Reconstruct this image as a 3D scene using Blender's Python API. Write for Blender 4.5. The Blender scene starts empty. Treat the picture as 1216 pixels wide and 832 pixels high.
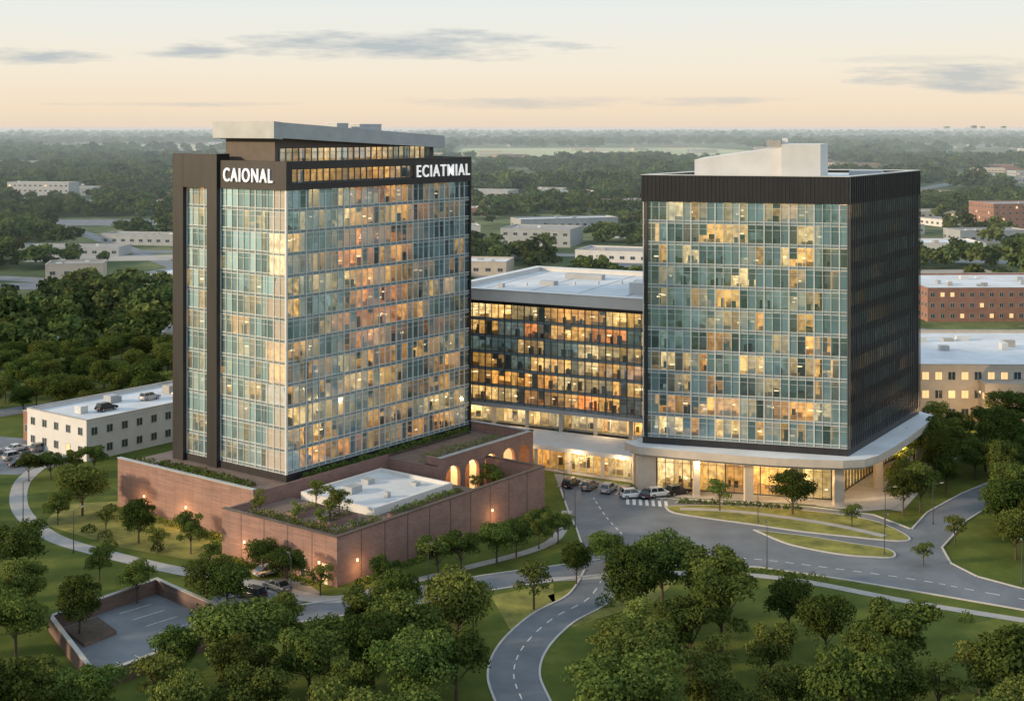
import bpy, math, random
import numpy as np
from mathutils import Vector, noise
from mathutils.geometry import tessellate_polygon
random.seed(7)
R=random.random
def U(a,b): return a+(b-a)*random.random()
scene=bpy.context.scene
COL=scene.collection

# ------------------------------------------------------------------ materials
def newmat(name):
    m=bpy.data.materials.new(name); m.use_nodes=True
    return m, m.node_tree.nodes, m.node_tree.links, m.node_tree.nodes['Principled BSDF']
def mat(name,c,rough=0.7,metal=0.0,var=0.15,scale=1.0,bump=0.0,c2=None,spec=None,emit=None,es=0,stretch=None):
    m,N,L,P=newmat(name)
    P.inputs['Roughness'].default_value=rough; P.inputs['Metallic'].default_value=metal
    if spec is not None: P.inputs['Specular IOR Level'].default_value=spec
    tc=N.new('ShaderNodeTexCoord'); mp=N.new('ShaderNodeMapping'); nz=N.new('ShaderNodeTexNoise')
    nz.inputs['Scale'].default_value=scale; nz.inputs['Detail'].default_value=6; nz.inputs['Roughness'].default_value=0.65
    if stretch: mp.inputs['Scale'].default_value=stretch
    L.new(tc.outputs['Object'],mp.inputs[0]); L.new(mp.outputs[0],nz.inputs['Vector'])
    r=N.new('ShaderNodeValToRGB'); r.color_ramp.elements[0].position=0.3; r.color_ramp.elements[1].position=0.7
    ca=[x*(1-var) for x in c]; cb=[min(1,x*(1+var)) for x in (c2 or c)]
    r.color_ramp.elements[0].color=(*ca,1); r.color_ramp.elements[1].color=(*cb,1)
    L.new(nz.outputs['Fac'],r.inputs[0]); L.new(r.outputs[0],P.inputs['Base Color'])
    if bump:
        b=N.new('ShaderNodeBump'); b.inputs['Strength'].default_value=bump; b.inputs['Distance'].default_value=0.05
        L.new(nz.outputs['Fac'],b.inputs['Height']); L.new(b.outputs[0],P.inputs['Normal'])
    if emit:
        P.inputs['Emission Color'].default_value=(*emit,1); P.inputs['Emission Strength'].default_value=es
        m.cycles.emission_sampling='NONE'
    return m
M={}
M['black']=mat('charcoal_cladding',(0.028,0.027,0.029),0.42,0.2,0.25,0.6,stretch=(1,1,.2))
M['brownclad']=mat('brown_cladding',(0.085,0.062,0.05),0.6,0,0.2,0.8)
M['alu']=mat('aluminium',(0.60,0.61,0.59),0.4,0.2,0.1,0.5)
M['aludark']=mat('dark_aluminium',(0.10,0.11,0.12),0.4,0.5,0.1,0.5)
M['fin']=mat('anodised_fin',(0.075,0.075,0.08),0.35,0.3,0.2,0.3)
M['white']=mat('white_render',(0.60,0.59,0.57),0.7,0,0.08,0.25)
M['greyslab']=mat('grey_metal_panel',(0.36,0.38,0.39),0.5,0.1,0.14,0.3)
M['roofw']=mat('white_roof_membrane',(0.55,0.58,0.60),0.8,0,0.16,0.12)
M['roofg']=mat('gravel_roof',(0.28,0.28,0.27),0.9,0,0.2,0.3)
M['concrete']=mat('concrete',(0.36,0.34,0.31),0.85,0,0.14,0.5,0.1)
M['beige']=mat('limestone',(0.48,0.42,0.35),0.8,0,0.1,0.6,0.1)
M['asphalt']=mat('asphalt',(0.135,0.150,0.165),0.75,0,0.25,0.16)
M['pave']=mat('pavement_concrete',(0.33,0.32,0.30),0.85,0,0.15,0.5)
M['kerb']=mat('kerb_concrete',(0.45,0.43,0.40),0.85,0,0.1,1.0)
M['paint']=mat('road_paint',(0.65,0.65,0.61),0.7,0,0.2,2.0)
M['grass']=mat('grass',(0.095,0.115,0.018),0.95,0,0.35,0.25,0.3,c2=(0.22,0.205,0.04))  # yellow raised in the colour for lamp and sun light on the lawn
M['field']=mat('meadow',(0.34,0.38,0.20),0.95,0,0.2,0.004)
M['soil']=mat('mulch',(0.075,0.052,0.036),0.95,0,0.3,1.5,0.3)
M['terrace']=mat('terrace_deck',(0.16,0.115,0.095),0.8,0,0.2,0.5)
M['bark']=mat('bark',(0.08,0.06,0.042),0.9,0,0.3,3,0.4)
M['rubber']=mat('rubber',(0.015,0.015,0.015),0.8)
M['chrome']=mat('wheel_alloy',(0.45,0.45,0.46),0.3,0.8)
M['carglass']=mat('car_glass',(0.015,0.02,0.025),0.08,0,0.0,spec=0.8)
M['headl']=mat('headlamp',(0.7,0.7,0.68),0.2)
M['taill']=mat('tail_lamp',(0.35,0.01,0.01),0.3)
M['winglass']=mat('window_glass',(0.04,0.06,0.07),0.08,0,0.2,0.5,spec=0.8)
M['winlit']=mat('lit_window',(0.4,0.3,0.18),0.4,emit=(1,0.60,0.25),es=1.0)
M['lampglow']=mat('lamp_lens',(0.8,0.7,0.5),0.4,emit=(1,0.68,0.35),es=2)
M['sign']=mat('sign_letter_white',(0.8,0.8,0.8),0.5,emit=(1,0.98,0.95),es=0.45)
M['brick']=mat('brick_red',(0.28,0.15,0.11),0.85,0,0.2,0.4)
M['desk']=mat('desk',(0.45,0.36,0.26),0.6)
M['deskdark']=mat('dark_furniture',(0.05,0.045,0.04),0.6)
M['dirt']=mat('beige_lot',(0.34,0.32,0.28),0.9,0,0.2,0.05)

def brickwall(name,c,c2,mort):
    m,N,L,P=newmat(name)
    tc=N.new('ShaderNodeTexCoord'); sx=N.new('ShaderNodeSeparateXYZ'); L.new(tc.outputs['Object'],sx.inputs[0])
    ad=N.new('ShaderNodeMath'); ad.operation='ADD'; L.new(sx.outputs[0],ad.inputs[0]); L.new(sx.outputs[1],ad.inputs[1])
    cb=N.new('ShaderNodeCombineXYZ'); L.new(ad.outputs[0],cb.inputs[0]); L.new(sx.outputs[2],cb.inputs[1])
    bt=N.new('ShaderNodeTexBrick'); bt.inputs['Scale'].default_value=1; bt.inputs['Brick Width'].default_value=0.9; bt.inputs['Row Height'].default_value=0.3
    bt.inputs['Mortar Size'].default_value=0.02
    bt.inputs['Color1'].default_value=(*c,1); bt.inputs['Color2'].default_value=(*c2,1); bt.inputs['Mortar'].default_value=(*mort,1)
    L.new(cb.outputs[0],bt.inputs['Vector'])
    nz=N.new('ShaderNodeTexNoise'); nz.inputs['Scale'].default_value=0.35; nz.inputs['Detail'].default_value=7; L.new(tc.outputs['Object'],nz.inputs['Vector'])
    r=N.new('ShaderNodeValToRGB'); r.color_ramp.elements[0].color=(.62,.62,.62,1); r.color_ramp.elements[1].color=(1.2,1.2,1.2,1)
    L.new(nz.outputs['Fac'],r.inputs[0])
    mx=N.new('ShaderNodeMix'); mx.data_type='RGBA'; mx.blend_type='MULTIPLY'; mx.inputs[0].default_value=1
    L.new(bt.outputs['Color'],mx.inputs[6]); L.new(r.outputs[0],mx.inputs[7]); L.new(mx.outputs[2],P.inputs['Base Color'])
    P.inputs['Roughness'].default_value=0.85
    return m
M['stone']=brickwall('brown_stone_block',(0.26,0.155,0.13),(0.32,0.195,0.16),(0.20,0.125,0.105))
M['parkbrick']=brickwall('brown_brick',(0.16,0.10,0.085),(0.20,0.13,0.10),(0.13,0.09,0.08))

def attrnode(N,name):
    a=N.new('ShaderNodeAttribute'); a.attribute_name=name; return a
def interior():
    m,N,L,P=newmat('self_lit_interior'); a=attrnode(N,'col')
    P.inputs['Base Color'].default_value=(0.42,0.36,0.28,1); P.inputs['Roughness'].default_value=0.9
    tc=N.new('ShaderNodeTexCoord'); nz=N.new('ShaderNodeTexNoise'); nz.inputs['Scale'].default_value=0.9; nz.inputs['Detail'].default_value=4
    L.new(tc.outputs['Object'],nz.inputs['Vector'])
    r=N.new('ShaderNodeValToRGB'); r.color_ramp.elements[0].position=.36; r.color_ramp.elements[1].position=.62
    r.color_ramp.elements[0].color=(.30,.25,.20,1); r.color_ramp.elements[1].color=(1.2,1.15,1.05,1)
    L.new(nz.outputs['Fac'],r.inputs[0])
    mx=N.new('ShaderNodeMix'); mx.data_type='RGBA'; mx.blend_type='MULTIPLY'; mx.inputs[0].default_value=1
    L.new(a.outputs['Color'],mx.inputs[6]); L.new(r.outputs[0],mx.inputs[7])
    L.new(mx.outputs[2],P.inputs['Emission Color']); P.inputs['Emission Strength'].default_value=1.75  # walls, floors and ceilings glow by themselves in place of room lamps
    m.cycles.emission_sampling='NONE'; return m
M['interior']=interior()
def glass():
    m,N,L,P=newmat('curtain_wall_glass'); N.remove(P); out=N['Material Output']; a=attrnode(N,'col')
    tr=N.new('ShaderNodeBsdfTransparent'); tr.inputs[0].default_value=(.84,.88,.85,1)
    gl=N.new('ShaderNodeBsdfGlossy'); gl.inputs['Color'].default_value=(.70,.90,1.0,1); gl.inputs['Roughness'].default_value=0.07
    gr=N.new('ShaderNodeBsdfGlossy'); gr.inputs['Color'].default_value=(.36,.55,.63,1); gr.inputs['Roughness'].default_value=0.55
    sep=N.new('ShaderNodeSeparateColor'); L.new(a.outputs['Color'],sep.inputs[0])
    m1=N.new('ShaderNodeMixShader'); L.new(sep.outputs[0],m1.inputs[0]); L.new(tr.outputs[0],m1.inputs[1]); L.new(gr.outputs[0],m1.inputs[2])
    fr=N.new('ShaderNodeFresnel'); fr.inputs[0].default_value=2.0
    ad=N.new('ShaderNodeMath'); ad.operation='ADD'; L.new(fr.outputs[0],ad.inputs[0]); L.new(sep.outputs[1],ad.inputs[1])
    m2=N.new('ShaderNodeMixShader'); L.new(ad.outputs[0],m2.inputs[0]); L.new(m1.outputs[0],m2.inputs[1]); L.new(gl.outputs[0],m2.inputs[2])
    L.new(m2.outputs[0],out.inputs[0]); return m
M['glass']=glass()
M['spandrel']=mat('spandrel_glass',(0.22,0.29,0.31),0.25,0.2,0.2,0.4)
M['blind']=mat('window_blind',(0.30,0.37,0.39),0.8)
def leafmat(name,c,c2,tr=0.2):
    m,N,L,P=newmat(name); N.remove(P); out=N['Material Output']; a=attrnode(N,'col'); oi=N.new('ShaderNodeObjectInfo')
    sep=N.new('ShaderNodeSeparateColor'); L.new(a.outputs['Color'],sep.inputs[0])
    mx=N.new('ShaderNodeMix'); mx.data_type='RGBA'; mx.inputs[6].default_value=(*c,1); mx.inputs[7].default_value=(*c2,1)
    L.new(sep.outputs[0],mx.inputs[0])
    hs=N.new('ShaderNodeHueSaturation'); L.new(mx.outputs[2],hs.inputs['Color']); hs.inputs['Saturation'].default_value=1.02
    mr=N.new('ShaderNodeMapRange'); mr.inputs[3].default_value=0.6; mr.inputs[4].default_value=1.45; L.new(oi.outputs['Random'],mr.inputs[0]); L.new(mr.outputs[0],hs.inputs['Value'])
    mh=N.new('ShaderNodeMapRange'); mh.inputs[3].default_value=0.475; mh.inputs[4].default_value=0.518; 
    ml=N.new('ShaderNodeMath'); ml.operation='FRACT'; m10=N.new('ShaderNodeMath'); m10.operation='MULTIPLY'; m10.inputs[1].default_value=17.3
    L.new(oi.outputs['Random'],m10.inputs[0]); L.new(m10.outputs[0],ml.inputs[0]); L.new(ml.outputs[0],mh.inputs[0]); L.new(mh.outputs[0],hs.inputs['Hue'])
    d=N.new('ShaderNodeBsdfDiffuse'); t=N.new('ShaderNodeBsdfTranslucent'); L.new(hs.outputs[0],d.inputs[0]); L.new(hs.outputs[0],t.inputs[0])
    ms=N.new('ShaderNodeMixShader'); ms.inputs[0].default_value=tr; L.new(d.outputs[0],ms.inputs[1]); L.new(t.outputs[0],ms.inputs[2]); L.new(ms.outputs[0],out.inputs[0])
    return m
M['leaf']=leafmat('foliage',(0.036,0.060,0.016),(0.125,0.155,0.040))
M['leaflight']=leafmat('foliage_light',(0.08,0.11,0.028),(0.18,0.21,0.055))
M['leaffar']=leafmat('foliage_far',(0.048,0.074,0.025),(0.115,0.145,0.048))

def groundmat():
    m,N,L,P=newmat('ground_mixed'); P.inputs['Roughness'].default_value=0.95; P.inputs['Specular IOR Level'].default_value=0.1
    tc=N.new('ShaderNodeTexCoord')
    def nz(s,d=6): 
        n=N.new('ShaderNodeTexNoise'); n.inputs['Scale'].default_value=s; n.inputs['Detail'].default_value=d; n.inputs['Roughness'].default_value=.7; L.new(tc.outputs['Object'],n.inputs['Vector']); return n
    def ramp(n,stops):
        r=N.new('ShaderNodeValToRGB'); e=r.color_ramp.elements
        while len(e)<len(stops): e.new(.5)
        for i,(p,c) in enumerate(stops): e[i].position=p; e[i].color=(*c,1)
        L.new(n.outputs[0],r.inputs[0]); return r
    near=ramp(nz(.12),[(.3,(.055,.08,.016)),(.55,(.095,.12,.025)),(.75,(.17,.17,.04))])
    far=ramp(nz(.008,9),[(.3,(.035,.058,.024)),(.48,(.065,.092,.038)),(.55,(.16,.18,.08)),(.61,(.09,.11,.05)),(.68,(.36,.34,.27)),(.8,(.13,.15,.08))])
    sx=N.new('ShaderNodeSeparateXYZ'); L.new(tc.outputs['Object'],sx.inputs[0])
    mr=N.new('ShaderNodeMapRange'); mr.inputs[1].default_value=280; mr.inputs[2].default_value=480; L.new(sx.outputs[1],mr.inputs[0])
    mx=N.new('ShaderNodeMix'); mx.data_type='RGBA'; L.new(mr.outputs[0],mx.inputs[0]); L.new(near.outputs[0],mx.inputs[6]); L.new(far.outputs[0],mx.inputs[7])
    L.new(mx.outputs[2],P.inputs['Base Color']); return m
M['ground']=groundmat()

# ------------------------------------------------------------------ mesh builder
class MB:
    def __init__(s): s.v=[];s.f=[];s.m=[];s.c=[];s.mats=[]
    def mi(s,k):
        if k not in s.mats: s.mats.append(k)
        return s.mats.index(k)
    def face(s,pts,k,col=(0,0,0)):
        n=len(s.v); s.v+= [tuple(p) for p in pts]; s.f.append(tuple(range(n,n+len(pts)))); s.m.append(s.mi(k)); s.c.append(col)
    def box(s,o,a,b,c,k,col=(0,0,0)):
        o=Vector(o);a=Vector(a);b=Vector(b);c=Vector(c)
        P=[o,o+a,o+a+b,o+b,o+c,o+a+c,o+a+b+c,o+b+c]
        n=len(s.v); s.v+=[tuple(p) for p in P]
        for q in ((0,3,2,1),(4,5,6,7),(0,1,5,4),(1,2,6,5),(2,3,7,6),(3,0,4,7)):
            s.f.append(tuple(n+i for i in q)); s.m.append(s.mi(k)); s.c.append(col)
    def ab(s,x0,y0,z0,x1,y1,z1,k): s.box((x0,y0,z0),(x1-x0,0,0),(0,y1-y0,0),(0,0,z1-z0),k)
    def prism(s,poly,z0,z1,k,ktop=None,kbot=None):
        n=len(poly); area=sum(poly[i][0]*poly[(i+1)%n][1]-poly[(i+1)%n][0]*poly[i][1] for i in range(n))
        if area<0: poly=poly[::-1]
        for i in range(n):
            a=poly[i];b=poly[(i+1)%n]
            if z1>z0: s.face([(a[0],a[1],z0),(b[0],b[1],z0),(b[0],b[1],z1),(a[0],a[1],z1)],k)
        for t in tessellate_polygon([[Vector((p[0],p[1],0)) for p in poly]]):
            tt=[poly[i] for i in t]
            ar=(tt[1][0]-tt[0][0])*(tt[2][1]-tt[0][1])-(tt[2][0]-tt[0][0])*(tt[1][1]-tt[0][1])
            if ar<0: tt=tt[::-1]
            s.face([(p[0],p[1],z1) for p in tt],ktop or k)
            if z1>z0: s.face([(p[0],p[1],z0) for p in tt[::-1]],kbot or k)
    def cyl(s,p0,p1,r0,r1,n,k,cap=True):
        p0=Vector(p0);p1=Vector(p1);d=(p1-p0).normalized(); t=Vector((1,0,0)) if abs(d.x)<.8 else Vector((0,1,0))
        x=d.cross(t).normalized(); y=d.cross(x)
        A=[p0+(x*math.cos(2*math.pi*i/n)+y*math.sin(2*math.pi*i/n))*r0 for i in range(n)]
        B=[p1+(x*math.cos(2*math.pi*i/n)+y*math.sin(2*math.pi*i/n))*r1 for i in range(n)]
        for i in range(n): s.face([A[i],A[(i+1)%n],B[(i+1)%n],B[i]],k)
        if cap: s.face(B,k); s.face(A[::-1],k)
    def mesh(s,name):
        me=bpy.data.meshes.new(name); me.from_pydata(s.v,[],s.f); 
        for k in s.mats: me.materials.append(M[k])
        me.polygons.foreach_set('material_index',s.m)
        at=me.attributes.new('col','FLOAT_COLOR','FACE')
        arr=np.ones((len(s.f),4),dtype=np.float32); arr[:,:3]=np.array(s.c,dtype=np.float32) if s.c else 0
        at.data.foreach_set('color',arr.ravel()); me.update(); return me
    def obj(s,name,parent=None):
        if not s.f: return None
        o=bpy.data.objects.new(name,s.mesh(name)); COL.objects.link(o)
        if parent: o.parent=parent
        return o
def empty(name,loc=(0,0,0)):
    e=bpy.data.objects.new(name,None); COL.objects.link(e); e.empty_display_size=2; return e

WARM=[(1.0,.57,.17),(1.0,.66,.27),(1.0,.76,.40),(1.0,.49,.13)]
# a real storey-by-storey curtain wall: glass, frames, slabs, rooms, furniture
def curtain(par,P0,P1,z0,z1,nf,nb,depth=5.0,lit=0.6,bright=1.0,fmat='alu',spand=0.5,opaque=(0.12,0.5),seed=0,warmfun=None,blindp=.18,big=3,smat='spandrel',hasfurn=True,side=True,mw=.09):
    rs=random.Random(seed)
    G=MB();F=MB();I=MB();K=MB()
    p0=Vector((P0[0],P0[1],0));p1=Vector((P1[0],P1[1],0)); Ln=(p1-p0).length; e=(p1-p0)/Ln; n=Vector((e.y,-e.x,0))
    up=Vector((0,0,1)); fh=(z1-z0)/nf; bw=Ln/nb
    def W(s,d,z): return p0+e*s-n*d+up*z
    for k in range(nf):
        zf=z0+k*fh; zt=zf+fh
        I.box(W(0.05,0.12,zf-0.02),e*(Ln-.1),-n*depth,up*0.30,'deskdark')
        if spand: F.box(W(0,0.0,zf),e*Ln,-n*0.1,up*spand,smat)
        F.box(W(0,-0.07,zf+spand),e*Ln,-n*0.17,up*0.11,fmat)
        F.box(W(0,-0.07,zf-0.05),e*Ln,-n*0.17,up*0.10,fmat)
        F.box(W(0,-0.02,zf+spand+(fh-spand)*.72),e*Ln,-n*0.08,up*0.05,fmat)
        s=0
        while s<nb:
            w=min(nb-s,rs.choice([1,2,2,3,3,4]))
            sa=s*bw; sb=(s+w)*bw
            tcen=(sa+sb)/2/Ln; 
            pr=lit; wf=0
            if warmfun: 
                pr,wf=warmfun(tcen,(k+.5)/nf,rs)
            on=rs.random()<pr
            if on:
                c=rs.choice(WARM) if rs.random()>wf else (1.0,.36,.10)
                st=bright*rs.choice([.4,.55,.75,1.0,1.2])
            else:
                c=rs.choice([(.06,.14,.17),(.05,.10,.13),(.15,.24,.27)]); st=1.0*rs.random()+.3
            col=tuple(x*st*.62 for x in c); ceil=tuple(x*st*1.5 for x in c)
            dd=depth*rs.choice([.55,.8,1.0]) 
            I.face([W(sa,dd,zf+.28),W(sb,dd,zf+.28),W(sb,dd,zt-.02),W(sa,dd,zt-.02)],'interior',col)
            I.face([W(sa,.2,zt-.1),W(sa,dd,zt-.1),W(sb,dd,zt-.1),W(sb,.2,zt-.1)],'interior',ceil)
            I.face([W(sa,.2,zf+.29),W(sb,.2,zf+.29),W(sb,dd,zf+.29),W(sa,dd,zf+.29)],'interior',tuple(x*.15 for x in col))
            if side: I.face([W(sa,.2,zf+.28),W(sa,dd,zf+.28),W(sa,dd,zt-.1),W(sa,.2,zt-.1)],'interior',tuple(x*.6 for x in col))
            if hasfurn:
                for q in range(int(w*1.6)):
                    xs=rs.uniform(sa+.1,max(sa+.2,sb-1.0)); ds=rs.uniform(.6,dd-.9); t=rs.random()
                    if t<.45: K.box(W(xs,ds,zf+.3),e*rs.uniform(.7,1.6),-n*.7,up*rs.uniform(.6,.9),'desk')
                    elif t<.75: K.box(W(xs,ds,zf+.3),e*rs.uniform(.4,1.0),-n*.5,up*rs.uniform(.9,1.9),'deskdark')
                    elif on:
                        zz=zf+rs.uniform(1.3,2.5); K.box(W(xs,ds*.6,zz),e*rs.uniform(.35,.9),-n*.3,up*rs.uniform(.14,.26),'lampsoft')
            s+=w
        for j in range(nb):
            a=j*bw; tl=rs.uniform(-.03,.03); tl2=rs.uniform(-.03,.03)
            r=rs.random(); op=opaque[0]+ (opaque[1]-opaque[0])*r*r*r if rs.random()>.18 else opaque[1]
            g=rs.uniform(0.04,.24)
            G.face([W(a,.03+tl,zf+spand),W(a+bw,.03-tl,zf+spand),W(a+bw,.03-tl+tl2,zt),W(a,.03+tl+tl2,zt)],'glass',(op,g,0))
            if rs.random()<blindp:
                hh=(fh-spand)*rs.choice([.25,.4,.6,1.0])
                K.face([W(a+.06,.22,zt-hh),W(a+bw-.06,.22,zt-hh),W(a+bw-.06,.22,zt-.05),W(a+.06,.22,zt-.05)],'blind')
    for j in range(nb+1):
        wd=mw if j%big else mw*2.2
        F.box(W(j*bw-wd/2,-0.12,z0),e*wd,-n*.22,up*(z1-z0),fmat)
    I.face([W(0,depth+.1,z0),W(0,depth+.1,z1),W(Ln,depth+.1,z1),W(Ln,depth+.1,z0)],'deskdark')
    G.obj('glass_panes',par); F.obj('window_frames',par); I.obj('rooms',par); K.obj('furniture_and_blinds',par)
M['lampsoft']=mat('office_lamp',(0.8,0.7,0.5),0.4,emit=(1,0.80,0.50),es=2.2)

# ------------------------------------------------------------------ LEFT TOWER
N0=Vector((-37.3,222.7)); u=Vector((.604,.797)); v=Vector((-.797,.604))
def T(a,b): p=N0+u*a+v*b; return (p.x,p.y)
def tb(mb,a0,a1,b0,b1,z0,z1,k,ktop=None): mb.prism([T(a0,b0),T(a0,b1),T(a1,b1),T(a1,b0)],z0,z1,k,ktop)
tw=empty('office_tower')
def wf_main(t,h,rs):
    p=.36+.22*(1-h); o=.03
    if .27<t<.62 and h>.42: p=.9; o=.55  # orange room glow here stands in for a gold reflection column on the glass
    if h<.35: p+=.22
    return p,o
Z0,ZG,ZT=8.6,55.5,60.3
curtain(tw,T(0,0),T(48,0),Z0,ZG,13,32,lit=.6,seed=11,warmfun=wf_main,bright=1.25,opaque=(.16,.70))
curtain(tw,T(0,16.3),T(0,0.02),Z0,ZG,13,11,lit=.45,seed=12,bright=1.1,opaque=(.25,.75))
curtain(tw,T(0,25.2),T(0,18.9),Z0,ZG,13,4,lit=.5,seed=13,bright=1.1,opaque=(.25,.75))
b=MB()
for b0,b1 in ((16.3,18.9),(25.2,28)): tb(b,-.9,2.0,b0,b1,7.4,61.4,'black')
tb(b,-.88,2.0,18.9,25.2,ZG,61.38,'black')
tb(b,-.35,1.0,-.35,16.3,ZG,ZT,'black')
tb(b,1.0,48.3,-.35,.9,ZG,56.6,'black'); tb(b,1.0,48.3,-.35,.9,58.9,ZT,'black'); tb(b,31.5,48.29,-.34,.9,56.6,58.9,'black')
tb(b,47.2,48.3,.9,28,7.4,ZT,'black'); tb(b,2.0,47.2,27,28,7.4,ZT,'black')
tb(b,47.95,48.32,-.30,.9,7.4,ZG,'black')
tb(b,-.3,48.2,-.3,.6,7.4,Z0,'black'); tb(b,-.3,.6,.6,16.3,7.4,Z0,'black'); tb(b,-.3,.6,18.9,25.2,7.4,Z0,'black')
tb(b,-.28,.08,-.28,.08,Z0,ZG,'alu')
tb(b,.6,47.2,.9,27,59.2,59.5,'roofg')
tb(b,6,42,6,22,7.4,59.1,'black')
b.obj('cladding_and_parapet',tw)
curtain(tw,T(1,.1),T(31.5,.1),56.6,58.9,1,20,depth=3,lit=.9,seed=14,bright=.9,spand=.0,fmat='aludark',hasfurn=False,blindp=0)
b=MB()
def slope(a,za,zb,a0=2.0,a1=46.6): return za+(zb-za)*(a-a0)/(a1-a0)
def sprism(mb,a0,a1,b0,b1,zb0,zb1,zt0,zt1,k):
    P=lambda a,bb,z:(*T(a,bb),z)
    c=[P(a0,b0,zb0),P(a1,b0,zb1),P(a1,b1,zb1),P(a0,b1,zb0),P(a0,b0,zt0),P(a1,b0,zt1),P(a1,b1,zt1),P(a0,b1,zt0)]
    for q in ((0,3,2,1),(4,5,6,7),(0,1,5,4),(1,2,6,5),(2,3,7,6),(3,0,4,7)): mb.face([c[i] for i in q],k)
sprism(b,2,46.6,5,20,64.2,62.0,66.9,64.3,'greyslab')
sprism(b,1.6,3.6,4.7,20.3,64.1,63.9,67.0,66.8,'greyslab')
sprism(b,3.5,45,6.5,19,62.3,62.3,64.12,62.2,'brownclad')
sprism(b,3.5,4.5,6.5,19,59.4,59.4,62.3,62.3,'brownclad')
sprism(b,4.5,45,18,19,59.4,59.4,62.3,62.3,'brownclad'); sprism(b,44,45,6.5,18,59.4,59.4,62.3,62.3,'brownclad')
b.obj('penthouse_roof_slab',tw)
curtain(tw,T(4.5,6.5),T(44,6.5),59.7,62.3,1,26,depth=3,lit=.95,seed=15,bright=.8,spand=.0,fmat='aludark',hasfurn=False,blindp=0)
b=MB()
for a,bb,w,d,h in ((24,12,3,2.6,1.0),(29,11,6,3.4,1.3)):
    z=slope(a+w,66.9,64.3)-.1; tb(b,a,a+w,bb,bb+d,z,z+h+.3,'greyslab'); tb(b,a-.1,a+w+.1,bb-.1,bb+d+.1,z+h+.3,z+h+.42,'white')
b.obj('rooftop_units',tw)
def text(s,P,e,z,width,cap,par,name):
    cu=bpy.data.curves.new(name,'FONT'); cu.body=s; cu.size=cap/.70; cu.extrude=.12; cu.offset=.018; cu.space_character=1.2; cu.materials.append(M['sign'])
    o=bpy.data.objects.new(name,cu); COL.objects.link(o); o.parent=par
    nx=(e[1],-e[0]); o.location=(P[0]+nx[0]*.2,P[1]+nx[1]*.2,z); o.rotation_euler=(math.pi/2,0,math.atan2(e[1],e[0]))
    bpy.context.view_layer.update(); o.scale=(width/max(.1,o.dimensions.x),1,1)
text('CAIONAL',T(-.35,15.0),(-v.x,-v.y),56.75,12.2,2.3,tw,'sign_letters')
text('ECIATMIAL',T(31.9,-.35),(u.x,u.y),56.8,15.4,2.2,tw,'sign_letters_main')

# ------------------------------------------------------------------ PODIUM
pod=empty('podium_building')
ZW=9.1
b=MB()
tb(b,-9.2,22,-2.7,32.5,0,7.4,'stone','terrace'); tb(b,22,48.8,-11.4,32.5,0,7.4,'stone','terrace')
def wallring(mb,pts,z0,z1,t,k):
    n=len(pts)
    for i in range(n-1):
        p=Vector((*pts[i],0)); q=Vector((*pts[i+1],0)); d=(q-p).normalized(); nn=Vector((d.y,-d.x,0))
        mb.box(p-d*0+Vector((0,0,z0)),q-p,-nn*t,Vector((0,0,z1-z0)),k)
wallring(b,[T(-9.2,32.5),T(-9.2,-2.2)],7.4,8.35,.45,'stone')
wallring(b,[T(48.8,-11.4),T(48.8,32.5)],7.4,ZW-.02,.5,'stone')
wallring(b,[T(-8.7,-2.7),T(22,-2.7)],7.4,8.1,.4,'stone')
wallring(b,[T(-9.35,32.5),T(-9.35,-2.2)],8.35,8.5,.75,'greyslab')
wallring(b,[T(21.9,-14.95),T(48.95,-14.95),T(48.95,32.5)],ZW,ZW+.15,.9,'greyslab')
b.obj('podium_walls',pod)
def arch_wall(mb,fP,a0,a1,zt,arches,thick,k):
    segs=[]; x=a0
    for c,hw,sp in arches:
        segs.append((x,c-hw,None)); segs.append((c-hw,c+hw,(c,hw,sp))); x=c+hw
    segs.append((x,a1,None))
    for s0,s1,ar in segs:
        if ar is None:
            for d,fl in ((0,0),(thick,1)):
                q=[fP(s0,d,0),fP(s1,d,0),fP(s1,d,zt),fP(s0,d,zt)]; mb.face(q,k)
            mb.face([fP(s0,0,0),fP(s0,thick,0),fP(s0,thick,zt),fP(s0,0,zt)],k); mb.face([fP(s1,0,0),fP(s1,thick,0),fP(s1,thick,zt),fP(s1,0,zt)],k)
        else:
            c,hw,sp=ar; n=12
            for i in range(n):
                t0=math.pi*(1-i/n); t1=math.pi*(1-(i+1)/n)
                x0,y0=c+hw*math.cos(t0),sp+hw*math.sin(t0); x1,y1=c+hw*math.cos(t1),sp+hw*math.sin(t1)
                for d in (0,thick): mb.face([fP(x0,d,y0),fP(x1,d,y1),fP(x1,d,zt),fP(x0,d,zt)],k)
                mb.face([fP(x0,0,y0),fP(x1,0,y1),fP(x1,thick,y1),fP(x0,thick,y0)],k)
    mb.face([fP(a0,0,zt),fP(a1,0,zt),fP(a1,thick,zt),fP(a0,thick,zt)],k)
b=MB()
ARC=(25.3,30.6,35.9,41.2,46.0)
arch_wall(b,lambda s,d,z:(*T(s,-14.8+d),z),22,48.8,ZW,[(c,1.75 if c>45 else 2.0,5.3) for c in ARC],.7,'stone')
tb(b,22,48.8,-14.1,-11.4,7.6,7.9,'stone','terrace'); tb(b,22,48.3,-11.4,-11.0,7.4,7.9,'stone')
tb(b,48.1,48.79,-14.1,-11.4,0,ZW-.02,'stone'); tb(b,22,22.6,-14.1,-11.4,0,ZW-.02,'stone')
for a in ARC:
    b.face([(*T(a-1.9,-11.43),0.1),(*T(a+1.9,-11.43),0.1),(*T(a+1.9,-11.43),6.9),(*T(a-1.9,-11.43),6.9)],'winlit')  # back-wall panel glows by itself, added as the glow inside the arches
b.obj('arcade',pod)
b=MB(); H1=7.1
A0,A1,B0,B1=-16,35,-27.4,-2.7
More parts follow.
